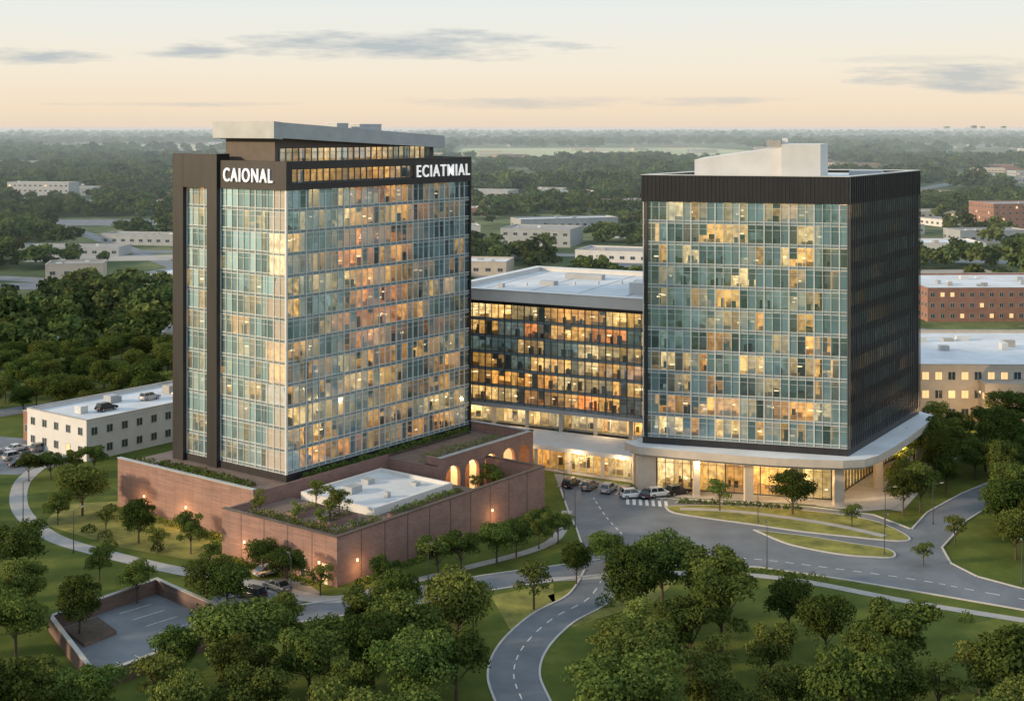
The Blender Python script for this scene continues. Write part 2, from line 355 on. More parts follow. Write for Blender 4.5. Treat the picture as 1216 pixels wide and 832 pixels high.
tb(b,A0,A1,B0,B0+.55,0,H1,'stone'); tb(b,A0,A0+.55,B0+.55,B1,0,H1,'stone'); tb(b,A1-.55,A1,B0+.55,-14.9,0,H1,'stone'); tb(b,A0+.55,-9.2,B1-.55,B1,0,H1,'stone')
tb(b,A0-.12,A1+.12,B0-.12,B0+.68,H1,H1+.14,'brownclad'); tb(b,A0-.12,A0+.68,B0+.68,B1,H1,H1+.14,'brownclad'); tb(b,A1-.68,A1+.12,B0+.68,-14.9,H1,H1+.14,'brownclad')
for i in range(9): tb(b,A0+5+i*5.1,A0+5.12+i*5.1,B0-.03,B0,0,H1,'brownclad')
for i in range(4): tb(b,A0-.03,A0,B0+5+i*5.1,B0+5.12+i*5.1,0,H1,'brownclad')
tb(b,A0+.55,-2,B0+.55,B1-.55,0,5.9,'stone','terrace')
tb(b,-2,17,B0+.55,-21.5,0,5.9,'stone','terrace'); tb(b,17,22,B0+.55,-2.75,0,5.2,'stone','terrace')
tb(b,-2,17,-21.5,-5.5,0,6.6,'white','roofw')
for q in ((-2,17,-21.5,-21.1),(-2,17,-5.9,-5.5),(-2,-1.6,-21.1,-5.9),(16.6,17,-21.1,-5.9)): tb(b,*q,6.6,7.15,'white')
for a,bb,w,d,h in ((3,-12,2.5,2,1.1),(9,-10,1.6,1.6,.8),(13,-17,1.2,1.2,.6),(5,-18,.8,.8,.9)): tb(b,a,a+w,bb,bb+d,6.62,6.6+h,'greyslab')
for q in ((-14.5,-4,-26,-24),(-14.5,-12.5,-24,-6),(-10,-4,-20,-17.5),(-10,-4,-13,-10.5),(-1,16,-25.5,-23.4)):
    tb(b,*q,5.9,6.6,'stone','soil')
tb(b,-8,-7.2,0,30,7.42,7.9,'brownclad','soil'); tb(b,-7.2,-1.6,-2,31,7.4,7.47,'terrace','terrace')
tb(b,2,46,-2.0,-.9,7.42,7.85,'brownclad','soil')
b.obj('court_walls_and_roof',pod)
b=MB()
for bb,w in ((-13,1.4),(-21,1.0),(-25.6,1.2)):
    tb(b,A0-.06,A0,bb,bb+w,0,3.0,'white'); tb(b,A0-.10,A0-.06,bb+.12,bb+w-.12,.1,2.85,'winlit' if bb<-25 else 'aludark')
for a in (-12,20):
    tb(b,a,a+.25,B0-.2,B0,2.7,3.1,'lampglow')
for bb in (-24,-8): tb(b,A0-.2,A0,bb,bb+.25,2.7,3.1,'lampglow')
for bb in (3,14,25): tb(b,-9.4,-9.2,bb,bb+.25,2.7,3.1,'lampglow')
b.obj('doors_and_wall_lamps',pod)

# ------------------------------------------------------------------ RIGHT TOWER
rt=empty('office_tower')
Mx=(58.6,235.0);Lx=(23.9,245.0);Rx=(81.4,270.0);Bx=(46.7,280.0)
def wf_r(t,h,rs):
    p=.50
    if h<.2: p=.92
    if .7<t: p+=.12
    return p,0.02
curtain(rt,Lx,Mx,9.9,52.5,11,25,lit=.6,seed=21,warmfun=wf_r,bright=1.15,opaque=(.16,.70),blindp=.22)
curtain(rt,Mx,Rx,9.9,52.5,11,34,lit=.08,seed=22,bright=.6,fmat='fin',spand=1.3,opaque=(.05,.3),smat='black',blindp=.16,big=1,hasfurn=False,mw=.14)
def poly_out(pts,d):
    n=len(pts); A=sum(pts[i][0]*pts[(i+1)%n][1]-pts[(i+1)%n][0]*pts[i][1] for i in range(n)); s=1 if A>0 else -1
    out=[]
    for i in range(n):
        p=Vector(pts[i-1]);q=Vector(pts[i]);r=Vector(pts[(i+1)%n])
        e1=(q-p).normalized();e2=(r-q).normalized(); n1=Vector((e1.y,-e1.x))*s;n2=Vector((e2.y,-e2.x))*s
        m=(n1+n2); m=m/max(.3,m.dot(n1)) if m.length>1e-6 else n1
        o=q+m*d; out.append((o.x,o.y))
    return out
foot=[Lx,Mx,Rx,Bx]
b=MB()
ri=poly_out(foot,-.8); ro=poly_out(foot,.25)
def ring(mb,outer,inner,z0,z1,k):
    n=len(outer)
    for i in range(n):
        j=(i+1)%n
        a,b_,c,d=outer[i],outer[j],inner[j],inner[i]
        mb.face([(*a,z0),(*b_,z0),(*b_,z1),(*a,z1)],k); mb.face([(*d,z0),(*c,z0),(*c,z1),(*d,z1)],k)
        mb.face([(*a,z1),(*b_,z1),(*c,z1),(*d,z1)],k); mb.face([(*a,z0),(*b_,z0),(*c,z0),(*d,z0)],k)
ring(b,ro,ri,52.5,57.3,'black'); ring(b,poly_out(foot,.3),poly_out(foot,-.9),57.3,57.42,'alu')
b.prism(poly_out(foot,-.8),56.6,56.75,'roofw','roofw')
b.prism(poly_out(foot,.1),8.66,9.88,'black')
b.prism(poly_out(foot,-7),9.9,56.5,'black')
wallring(b,[Rx,Bx,Lx],9.9,52.5,.8,'black')
for (p,q,nn,zz,wd) in ((Lx,Mx,50,52.6,.05),(Mx,Rx,34,9.9,.12)):
    P=Vector((*p,0));Q=Vector((*q,0)); e=(Q-P).normalized(); nrm=Vector((e.y,-e.x,0)); L_=(Q-P).length
    for i in range(nn+1):
        b.box(P+e*(L_*i/nn-wd/2)+nrm*.25+Vector((0,0,zz)),e*wd,nrm*(wd*1.6),Vector((0,0,57.2-zz)),'fin')
b.obj('cladding_and_parapet',rt)
b=MB()
def hexa(mb,bot,top,k):
    c=bot+top
    for q in ((0,3,2,1),(4,5,6,7),(0,1,5,4),(1,2,6,5),(2,3,7,6),(3,0,4,7)): mb.face([c[i] for i in q],k)
hexa(b,[(33.6,248,56.8),(50.0,244.5,56.8),(53,256,56.8),(37,260,56.8)],[(33.6,248,60.0),(50.0,244.5,62.5),(53,256,62.6),(37,260,60.2)],'white')
hexa(b,[(48.6,243.2,56.8),(55.4,242.0,56.8),(60,256,56.8),(52.0,258,56.8)],[(48.6,243.2,62.9),(55.4,242.0,62.9),(60,256,62.9),(52.0,258,62.9)],'white')
b.prism([(46.5,246),(49,245.6),(49.8,249),(47.3,249.5)],62.3,63.6,'concrete'); b.prism([(49.5,247),(50.5,246.8),(50.8,248),(49.8,248.2)],62.9,64.0,'white')
b.prism([(64,256),(70,255),(72,261),(66,262)],56.75,57.7,'greyslab')
b.obj('rooftop_structure',rt)
sl=[(20.5,245.5),(22.5,242.2),(28,239.8),(34,237.5),(40,235.4),(46,233.7),(52,232.5),(57,232.0),(61,232.8),(64,235.5),(69,242.5),(75,252),(81.5,263),(84,268.5),(82,273),(60,280),(46,280),(30,255)]
b=MB(); b.prism(sl,7.3,8.65,'beige','roofw','white')
b.prism(poly_out(sl,-.8),6.8,7.3,'concrete')
b.obj('transfer_slab',rt)
b=MB()
def column(x,y,w=1.5,z=6.8,k='beige',d=1.5): 
    b.ab(x-w/2,y-d/2,0,x+w/2,y+d/2,z,k); b.ab(x-w/2-.12,y-d/2-.12,0,x+w/2+.12,y+d/2+.12,.35,k)
for x,y,w in ((24.3,243.8,3.4),(41.8,238,1.5),(57.0,235.3,1.7),(33.0,241.2,1.1),(67,246.5,1.4),(74.5,258,1.5),(81,267.5,2.0),(49.5,236.6,1.0)): column(x,y,w)
b.obj('ground_columns',rt)
curtain(rt,(26.5,246.2),(56.5,238.3),0,6.8,1,20,depth=7,lit=1.0,seed=23,bright=1.8,spand=.15,fmat='aludark',opaque=(0.02,.1),blindp=0,big=4)
curtain(rt,(57.0,239),(77,270),0,6.8,1,22,depth=7,lit=1.0,seed=24,bright=1.5,spand=.15,fmat='aludark',opaque=(0.02,.1),blindp=0,big=4)
b=MB()
for i in range(9):
    x=28+i*3.6; y=242.2-(x-28)*.235
    b.prism([(x,y),(x+.5,y),(x+.5,y+.5),(x,y+.5)],6.74,6.79,'lampglow')
for i in range(7):
    x=63+i*2.5; y=243+i*3.8; b.prism([(x,y),(x+.5,y),(x+.5,y+.5),(x,y+.5)],6.74,6.79,'lampglow')
b.obj('soffit_lights',rt)

# ------------------------------------------------------------------ MIDDLE BUILDING
mb_=empty('office_building')
FL=(-13.5,282.3);FR=(26.5,261.6);BR=(50,300);BL=(6.4,322)
curtain(mb_,FL,FR,9.3,29.6,6,30,lit=.8,seed=31,bright=1.35,opaque=(.08,.4),warmfun=lambda t,h,rs:(.80,.10),fmat='aludark',blindp=.1)
mf=[FL,FR,BR,BL]
b=MB()
ring(b,poly_out(mf,.1),poly_out(mf,-.6),29.6,30.4,'black')
ring(b,poly_out(mf,.9),poly_out(mf,-.8),30.4,32.6,'white'); ring(b,poly_out(mf,1.0),poly_out(mf,-.9),32.6,32.75,'alu')
b.prism(poly_out(mf,-.7),31.6,31.8,'roofw','roofw')
b.prism(poly_out(mf,.2),8.5,9.28,'greyslab')
b.prism(poly_out(mf,-6.5),0,31.5,'white')
wallring(b,[FR,BR,BL,FL],0,29.6,.5,'white')
b.prism([(24,276),(31,272.5),(33.5,277),(26.5,280.5)],31.8,34.2,'white'); b.prism([(26,288),(31,285.5),(32,288),(27,290.5)],31.8,33.2,'greyslab')
b.prism([(6,292),(9,290.5),(10,292.5),(7,294)],31.8,32.7,'greyslab'); b.prism([(12,305),(20,301),(21,303.5),(13,307.5)],31.8,32.9,'greyslab'); 
b.prism([(-3,288),(-2,287.5),(-1.5,288.5),(-2.5,289)],31.8,32.6,'greyslab')
for i in range(4):
    p0=Vector((-6+i*9.5,286-i*4.9)); d=Vector((16,36)); b.prism([tuple(p0),tuple(p0+Vector((.18,-.1))),tuple(p0+d+Vector((.18,-.1))),tuple(p0+d)],31.81,31.86,'greyslab')
for i in range(9):
    x=-2+i*5.2; y=290+((i*37)%17)-i*2.2; b.cyl((x,y,31.8),(x,y,32.5),.25,.25,8,'alu')
b.obj('roof_and_fascia',mb_)
e2=(Vector(FR)-Vector(FL)).normalized(); n2=Vector((e2.y,-e2.x))
def MF(s,d): p=Vector(FL)+e2*s-n2*d; return (p.x,p.y)
curtain(mb_,MF(0,2.6),MF(44.5,2.6),4.9,8.5,1,26,depth=5,lit=1,seed=32,bright=1.6,spand=.1,opaque=(0.02,.08),fmat='alu',blindp=0)
curtain(mb_,(-3.5,265.5),(23.6,251.2),0,4.0,1,20,depth=6,lit=1,seed=33,bright=1.8,spand=.1,opaque=(0.02,.08),fmat='alu',blindp=0,big=4)
b=MB()
b.prism([(-6,265.4),(24.6,249.2),(27,262),(-13.5,283)],4.05,4.85,'white','roofw','beige')
for t in (0.05,.3,.53,.76,.985):
    x=-3.5+27.1*t; y=264.6-14.3*t; b.ab(x-.35,y-.35,0,x+.35,y+.35,4.05,'beige')
for i in range(6):
    p=MF(3+i*7.6,.9); b.ab(p[0]-.4,p[1]-.4,4.85,p[0]+.4,p[1]+.4,8.5,'beige')
b.ab(22.4,248.6,0,25.2,251.6,8.5,'beige')
b.obj('canopy_and_columns',mb_)

# ------------------------------------------------------------------ GROUND, ROADS
g=MB(); S=60000; g.face([(-S,-S,0),(S,-S,0),(S,S,0),(-S,S,0)],'ground'); g.obj('ground')
def ribbon_pts(pts,w):
    P=[Vector(p) for p in pts]; l=[];r=[]
    for i,p in enumerate(P):
        d=(P[min(i+1,len(P)-1)]-P[max(i-1,0)]).normalized(); n=Vector((-d.y,d.x)); l.append(p+n*w/2); r.append(p-n*w/2)
    return l,r
def smooth(pts,n=6):
    P=[Vector(p) for p in pts]; out=[]
    for i in range(len(P)-1):
        p0=P[max(i-1,0)];p1=P[i];p2=P[i+1];p3=P[min(i+2,len(P)-1)]
        for k in range(n):
            t=k/n; out.append(.5*((2*p1)+(-p0+p2)*t+(2*p0-5*p1+4*p2-p3)*t*t+(-p0+3*p1-3*p2+p3)*t*t*t))
    out.append(P[-1]); return out
def ribbon(name,pts,w,z,k,kerb=False,line=None,sm=True):
    if sm: pts=smooth(pts)
    mb=MB(); l,r=ribbon_pts(pts,w)
    for i in range(len(l)-1): mb.face([(*r[i],z),(*r[i+1],z),(*l[i+1],z),(*l[i],z)],k)
    if kerb:
        for side,sg in ((l,1),(r,-1)):
            for i in range(len(side)-1):
                p=side[i];q=side[i+1]; d=(q-p); 
                if d.length<1e-5: continue
                n=Vector((-d.y,d.x)).normalized()*sg*.28
                mb.box((p.x,p.y,0),(d.x,d.y,0),(n.x,n.y,0),(0,0,.14),'kerb')
    if line:
        for i in range(len(pts)-1):
            p=Vector(pts[i]);q=Vector(pts[i+1]);d=q-p; n=Vector((-d.y,d.x)).normalized()*.08
            if line=='solid' or i%2==0: mb.face([(*(p-n),z+.012),(*(q-n),z+.012),(*(q+n),z+.012),(*(p+n),z+.012)],'paint')
    mb.obj(name); return pts
A1p=[(8.7,246),(9.5,232),(10.5,221),(11,211.6),(8,203.5),(16,200.5),(26,203),(37,202),(48.4,196.5),(59,190.5),(70,184),(110,160),(112,171),(73,193),(68.5,198),(66.6,204),(67.7,211.6),(76.4,226),(86,238),(97,250),(92,254),(81,243),(71,231),(65.6,221.5),(61.7,229.6),(51.8,234.3),(36,238.0),(25.7,240.0),(22,248),(8,257)]
b=MB(); b.prism(A1p,.03,.03,'asphalt'); b.obj('road')
def kerbline(mb,pts,w=.3,h=.14):
    for i in range(len(pts)-1):
        p=Vector(pts[i]);q=Vector(pts[i+1]);d=q-p;n=Vector((-d.y,d.x)).normalized()*w
        mb.box((p.x,p.y,0),(d.x,d.y,0),(n.x,n.y,0),(0,0,h),'kerb')
b=MB(); kerbline(b,A1p[0:5]); kerbline(b,A1p[5:12]); kerbline(b,A1p[12:20]); kerbline(b,A1p[20:28]); b.obj('kerb')
def island(pts,h=.16):
    pts=[tuple(p) for p in smooth(pts+[pts[0]],4)[:-1]]
    m=MB(); m.prism(pts,0,h,'kerb'); m.prism(poly_out(pts,-.35),h+.03,h+.03,'grass'); m.obj('traffic_island')
island([(26.5,234.6),(35.6,235.2),(44,233.6),(51,231.6),(57,228.8),(61.5,224.6),(64.0,217),(61.7,214.6),(53.1,217.4),(46.5,220),(40.7,223.2),(34,226.6),(27.6,230.4)])
island([(39.5,220.8),(44,218.9),(48,217.2),(54,213.6),(59.0,210.5),(58.6,206.6),(54.5,206.8),(50.8,207.9),(46.5,210.6),(43,214)])
ribbon('path',[(29,232.6),(37,231.4),(46,227.6),(54,222.6),(60,217)],1.6,.205,'pave')
ribbon('road',[(16,203.5),(8,200),(-3,195.5),(-14,189.5),(-24,185),(-33,181),(-41,177)],6.0,.022,'asphalt',True)
ribbon('road',[(14,200.5),(10.8,189),(5.4,181),(1.5,171.5),(.2,162.7),(1.4,154),(3.2,143),(5,120),(4,90)],6.0,.038,'asphalt',True,'dash')
ribbon('path',[(-92,262),(-90.7,249),(-84.5,232),(-74,217),(-62,208),(-49.6,200.6),(-37.2,194.8),(-27,188.5),(-20,190)],3.0,.045,'pave')
ribbon('path',[(5,196.5),(25,199.5),(40,197),(56,187),(72,178.5),(100,163)],1.8,.05,'pave')
ribbon('path',[(-22,190.5),(-8,201),(6,214),(9.5,232)],1.8,.05,'pave')
ribbon('path',[(66,232),(72,243),(80,256),(88,270)],2.4,.05,'pave')
b=MB(); b.prism([(-42,196),(-31,197),(-27,191),(-31,184),(-42,184)],.03,.03,'asphalt')
for i in range(4): b.prism([(-41+i*3,190),(-40.85+i*3,190),(-40.85+i*3,195),(-41+i*3,195)],.045,.045,'paint')
b.obj('parking_court')
b=MB()
b.prism([(22.5,248.8),(26,241),(36,239),(52,235.5),(60,231.5),(66,233),(88,268),(84,276),(60,250),(27,250)],0,.12,'pave'); b.prism([(-6,268),(9,257.5),(23,249.5),(24,252),(-2,268)],0,.12,'pave'); b.obj('pavement')
b=MB()
for i in range(7):
    o=Vector((20.0+i*1.1,235.8-i*.25)); d=Vector((.25,3.6))
    b.face([(o.x,o.y,.05),(o.x+.55,o.y-.1,.05),(o.x+.55+d.x,o.y-.1+d.y,.05),(o.x+d.x,o.y+d.y,.05)],'paint')
pl=smooth([(13,207),(26,207.6),(37,206.0),(48.4,201.5),(60,196),(71,188.8),(108,167)],10)
for i in range(0,len(pl)-1,2):
    p=pl[i];q=pl[i+1];d=q-p;n=Vector((-d.y,d.x)).normalized()*.09
    b.face([(*(p-n),.05),(*(q-n),.05),(*(q+n),.05),(*(p+n),.05)],'paint')
pl=smooth([(14.5,240),(16,228),(18,218)],8)
for i in range(0,len(pl)-1,2):
    p=pl[i];q=pl[i+1];d=q-p;n=Vector((-d.y,d.x)).normalized()*.09
    b.face([(*(p-n),.05),(*(q-n),.05),(*(q+n),.05),(*(p+n),.05)],'paint')
for i in range(9):
    o=Vector((10.5+i*2.9*.88,251.8-i*2.9*.46)); b.face([(o.x,o.y,.05),(o.x+.12,o.y,.05),(o.x-2.2,o.y-4.5,.05),(o.x-2.32,o.y-4.5,.05)],'paint')
b.obj('road_markings')
b=MB(); b.prism([(-60,240),(-79,236),(-78,224),(-62,212),(-50,206),(-44,206)],.02,.02,'grass'); b.obj('lawn')
b=MB(); b.prism([(5,190),(12,196),(24,196.5),(20,188),(8,178)],.018,.018,'grass'); b.prism([(-3,190),(6,195),(6,184),(0,176)],.018,.018,'grass'); b.obj('lawn')

cp=empty('walled_car_park')
q=[(-60.4,176.5),(-50.4,191),(-34.5,175.5),(-48.6,157.5)]
b=MB(); b.prism(q,.03,.03,'asphalt','asphalt'); ring(b,poly_out(q,.25),poly_out(q,-.2),0,2.0,'parkbrick'); ring(b,poly_out(q,.33),poly_out(q,-.28),2.0,2.12,'concrete')
e=(Vector(q[2])-Vector(q[3])).normalized(); nn=Vector((-e.y,e.x))
for i in range(7):
    o=Vector(q[3])+e*(4+i*2.7)+nn*1.0; d=nn*4.6
    b.face([(*o,.05),(*(o+e*.13),.05),(*(o+e*.13+d),.05),(*(o+d),.05)],'paint')
for i in range(5):
    o=Vector(q[1])+(Vector(q[2])-Vector(q[1]))*(.15+i*.15)-Vector((2.0,2.2)); d=Vector((-3.3,-3.6))
    b.face([(*o,.05),(o.x+.15,o.y,.05),(o.x+.15+d.x,o.y+d.y,.05),(*(o+d),.05)],'paint')
b.prism([(-58.6,176.3),(-55.5,180.5),(-51.5,175.5),(-54.3,171)],0,.5,'parkbrick','soil')
b.obj('walls_and_surface',cp)

# ------------------------------------------------------------------ TREES
def tree_mesh(name,seed,h,cr,nleaf,leaf,lm='leaf',lobes=15,flat=.34,trunk=True,lr=(.26,.48)):
    rg=np.random.default_rng(seed); rr=random.Random(seed); mb=MB()
    L=[]
    for i in range(lobes):
        a=rr.uniform(0,6.283); rad=cr*.70*math.sqrt(rr.random()); z=h*(.60+flat*rr.uniform(-.75,.8)*(1-.45*rad/cr))
        L.append((rad*math.cos(a),rad*math.sin(a),z,cr*rr.uniform(*lr),rr.random()))
    if trunk:
        r0=h*.022; mb.cyl((0,0,-.1),(0,0,h*.32),r0,r0*.75,7,'bark',False); mb.cyl((0,0,h*.32),(rr.uniform(-.3,.3),rr.uniform(-.3,.3),h*.7),r0*.75,r0*.25,6,'bark',False)
        for l in L[:10]:
            mb.cyl((0,0,h*rr.uniform(.22,.42)),(l[0],l[1],l[2]-l[3]*.3),r0*.45,r0*.12,5,'bark',False)
    base=len(mb.v)
    w_=np.array([l[3]**2 for l in L]); w_=w_/w_.sum(); V=[];C=[]
    for l,wt in zip(L,w_):
        per=max(8,int(nleaf*wt))
        d=rg.normal(size=(per,3)); d/=np.linalg.norm(d,axis=1)[:,None]; d[:,2]=np.where(d[:,2]<-.35,-d[:,2],d[:,2])
        rad=l[3]*np.where(rg.random(per)<.2,rg.uniform(.3,.8,per),rg.uniform(.82,1.16,per))
        wob=1+.2*np.sin(d[:,0]*7+l[4]*9)*np.cos(d[:,1]*6+l[4]*5)
        c=np.array(l[:3])+d*(rad*wob)[:,None]*np.array([1,1,.82])
        nrm=d+rg.normal(size=(per,3))*.55; nrm/=np.linalg.norm(nrm,axis=1)[:,None]
        t=rg.normal(size=(per,3)); t-=nrm*(t*nrm).sum(1)[:,None]; t/=np.linalg.norm(t,axis=1)[:,None]; bb=np.cross(nrm,t)
        s=(leaf*rg.uniform(.5,1.25,per))[:,None]*.5
        V.append(np.stack([c-t*s-bb*s*.7,c+t*s-bb*s*.7,c+t*s*.8+bb*s*.7,c-t*s*.8+bb*s*.7],1).reshape(-1,3))
        C.append(np.clip(l[4]*.5+rg.random(per)*.5,0,1))
    V=np.concatenate(V);C=np.concatenate(C); mi=mb.mi(lm)
    mb.v+= [tuple(x) for x in V.tolist()]
    k=len(C); mb.f+=[(base+4*i,base+4*i+1,base+4*i+2,base+4*i+3) for i in range(k)]; mb.m+=[mi]*k; mb.c+=[(c,c,c) for c in C.tolist()]
    return mb.mesh(name)
TM=[tree_mesh('deciduous_tree_%d'%i,100+i,10,4.3+.3*(i%3),9500,.29,'leaf',[20,28,24,34,22,30,38][i],[.36,.28,.38,.32,.42,.28,.36][i],True,(.18,.40)) for i in range(7)]
TL=[tree_mesh('young_tree_%d'%i,200+i,7,2.5,2000,.24,'leaflight',14,.36,True,(.18,.42)) for i in range(3)]
def put(me,name,x,y,h,h0,z=0,sx=None):
    o=bpy.data.objects.new(name,me); COL.objects.link(o); s=h/h0; sx=sx or s*U(.88,1.2)
    o.location=(x,y,z); o.scale=(sx,sx*U(.9,1.1),s); o.rotation_euler=(0,0,U(0,6.28)); return o
placed=[]
def tree(x,y,h=8,z=0,young=False,w=None):
    placed.append((x,y))
    if young: put(random.choice(TL),'young_tree',x,y,h,7,z,w)
    else: put(random.choice(TM),'deciduous_tree',x,y,h,10,z,w)
for t in [(-73,229,8.5),(-59.3,214,7),(-75.5,224,6),(-90,251,6),(-86.6,253,5.5),(-83,256,5.5),(-80,258,5.5),(-49.7,208.5,6.5),(-52,187,6.5),(-71.7,195,10),(-61.5,167,9),(-66,182,8),
          (-56,174.5,8),(-41.8,184.5,7),(-38.6,182.5,7),(-36.6,198,6),(-32,192,6.5),(-40,161,6.5),(-18,191,5.5),(-10.9,198,6.5),(-7.5,200,6.5),(-2.3,203.5,6.5),(.65,207,6),(4.2,211,6),(7.3,213.5,5.5),
          (9.3,194.5,6.5),(14,201,6),(47.8,229.5,8),(66.5,229,8.5),(70,231,9),(79,249,9),(85,262,10),(91,259,11),(81,218,9),(77,206,8),(88,243,10),(70,242,7),(-60,196,5.5),(-100,236,9),(-90,222,8),(-84,205,9)]:
    tree(*t)
for t in [(35.7,231.5,6.5),(3,184.5,7),(-80,240,5.5),(-27,190,5),(91,288,8),(-45,200.5,5),(70,213,5.5),(56,222,4.5),(62,203,4),(-66,219,5),(-55,209,4.5)]: tree(*t,young=True)
for a,bb,h in ((-9,-19,5.5),(-6.5,-18.5,5),(-5,-12,5),(-13,-8,4),(-13.4,-16,3.6),(-13,-21,3.4)): x,y=T(a,bb); tree(x,y,h,6.4,True)
for a,bb,h in ((28.5,-22,7),(33,-18,7.5),(20,-24,3.5)): x,y=T(a,bb); tree(x,y,h,0 if a>22 else 5.2,True)
def inpoly(x,y,P):
    c=False;n=len(P);j=n-1
    for i in range(n):
        if (P[i][1]>y)!=(P[j][1]>y) and x<(P[j][0]-P[i][0])*(y-P[i][1])/(P[j][1]-P[i][1])+P[i][0]: c=not c
        j=i
    return c
def segd(x,y,pts):
    m=1e9
    for i in range(len(pts)-1):
        ax,ay=pts[i];bx,by=pts[i+1];dx=bx-ax;dy=by-ay;t=max(0,min(1,((x-ax)*dx+(y-ay)*dy)/(dx*dx+dy*dy+1e-9)));m=min(m,math.hypot(x-ax-t*dx,y-ay-t*dy))
    return m
curve=[(14,200.5),(10.8,189),(5.4,181),(1.5,171.5),(.2,162.7),(1.4,154),(3.2,143),(5,120)]
left_rd=[(8,200),(-3,195.5),(-14,189.5),(-24,185),(-33,181),(-41,177)]
left_path=[(-92,262),(-90.7,249),(-84.5,232),(-74,217),(-62,208),(-49.6,200.6),(-37.2,194.8)]
def scatter(P,sp,h0,h1,tries=1100,clear=7.5):
    xs=[p[0] for p in P];ys=[p[1] for p in P]
    for _ in range(tries):
        x=U(min(xs),max(xs));y=U(min(ys),max(ys))
        if not inpoly(x,y,P): continue
        if segd(x,y,curve)<clear or segd(x,y,left_rd)<7.5 or segd(x,y,left_path)<4.5 or inpoly(x,y,A1p) or inpoly(x,y,poly_out(q,2)): continue
        if any((x-a)**2+(y-c)**2<sp*sp for a,c in placed): continue
        if U(0,1)<.10: placed.append((x,y)); tree(x,y,U(6,8),young=True,w=1.35)
        else: tree(x,y,U(h0,h1))
scatter([(-34,165),(-26,171),(-16,177),(-5,180),(-3,165),(-3,128),(-34,128),(-44,150)],6.5,7.5,11)
scatter([(9,168),(14,182),(24,187),(33,182),(42,172),(52,161),(74,150),(66,128),(6,128)],6.9,7.5,11.5)
scatter([(-62,153),(-52,150),(-44,146),(-60,138),(-75,148),(-78,186),(-68,180)],6.5,7,10)
scatter([(69,234),(75,262),(95,290),(135,290),(135,215),(100,215),(80,214)],5.8,7,10)
scatter([(76,203),(84,200),(130,170),(135,214),(84,214)],7,6,9)
scatter([(-100,232),(-90,215),(-80,200),(-80,188),(-120,195),(-120,232)],8,6.5,9)
scatter([(-62,302),(-95,300),(-130,310),(-170,380),(-50,385),(-35,345)],6.8,6,9.5)
scatter([(-122,258),(-100,240),(-96,232),(-125,232)],9,5,8)

def hedge(pts,w,h,z,name='hedge',lm='leaf',dens=60,leaf=.2):
    mb=MB(); rs=random.Random(int(pts[0][0]*13)+len(pts))
    for i in range(len(pts)-1):
        p=Vector(pts[i]);q_=Vector(pts[i+1]);L_=(q_-p).length; m=max(1,int(L_/ (w*.9)))
        d=(q_-p)/L_
        for k in range(m):
            c=p+d*((k+.5)*L_/m+rs.uniform(-.2,.2)); r=w*rs.uniform(.38,.62); hh=h*rs.uniform(.6,1.15); tint=rs.random()*.6
            for _ in range(dens):
                a=rs.uniform(0,6.283); ct=rs.uniform(-.1,1); st=math.sqrt(1-ct*ct) if abs(ct)<=1 else 0; f=rs.uniform(.7,1.08)
                o=Vector((c.x+r*st*math.cos(a)*f,c.y+r*st*math.sin(a)*f,z+hh*ct*f+.05))
                t=Vector((rs.gauss(0,1),rs.gauss(0,1),rs.gauss(0,1))).normalized()*leaf*.5; s=t.orthogonal().normalized()*leaf*.45
                g_=tint+rs.random()*.4; mb.face([o-t-s,o+t-s,o+t+s,o-t+s],lm,(g_,)*3)
    return mb.obj(name)
hedge([T(-7.6,0),T(-7.6,30)],1.5,1.3,7.8,lm='leaf'); hedge([T(-5,2),T(-5,26)],1.3,.9,7.5,lm='leaflight')
hedge([T(2.5,-1.5),T(46,-1.5)],1.1,1.0,7.8,lm='leaf')
hedge([T(23.5,-9),T(46,-9)],1.8,1.4,7.5,lm='leaflight',dens=50)
hedge([T(-14.3,-25),T(-4.5,-25)],1.5,1.3,6.6,lm='leaf'); hedge([T(-13.5,-23.5),T(-13.5,-6.5)],1.4,1.1,6.6,lm='leaflight')
hedge([T(-9.5,-18.7),T(-4.5,-18.7)],2,1.2,6.6); hedge([T(-9.5,-11.7),T(-4.5,-11.7)],2,1.2,6.6,lm='leaflight'); hedge([T(-.5,-24.4),T(15.5,-24.4)],1.5,1.0,6.6)
hedge([T(-14,-29.2),T(34,-29.2)],1.5,1.0,0); hedge([T(-11,30),T(-11,2)],1.4,1.0,0,lm='leaflight'); hedge([T(-17.5,-4),T(-17.5,-24)],1.4,.9,0)
hedge([(29,236.6),(40,234.9),(50,232)],1.2,.8,.15); hedge([(25,200.8),(38,199.6),(46,196)],1.6,1.0,0)
for x,y in ((-64,212),(-66,216),(-56,210),(-70,220),(-47,194),(-44,191),(-28,199),(20,197),(28,198),(-70,232),(-66,226),(-12,186),(-20,181),(12,186),(60,180),(-60,220)): hedge([(x,y),(x+1.5,y+.6)],2.2,1.4,0,name='shrub',dens=160,lm=random.choice(['leaf','leaflight']))

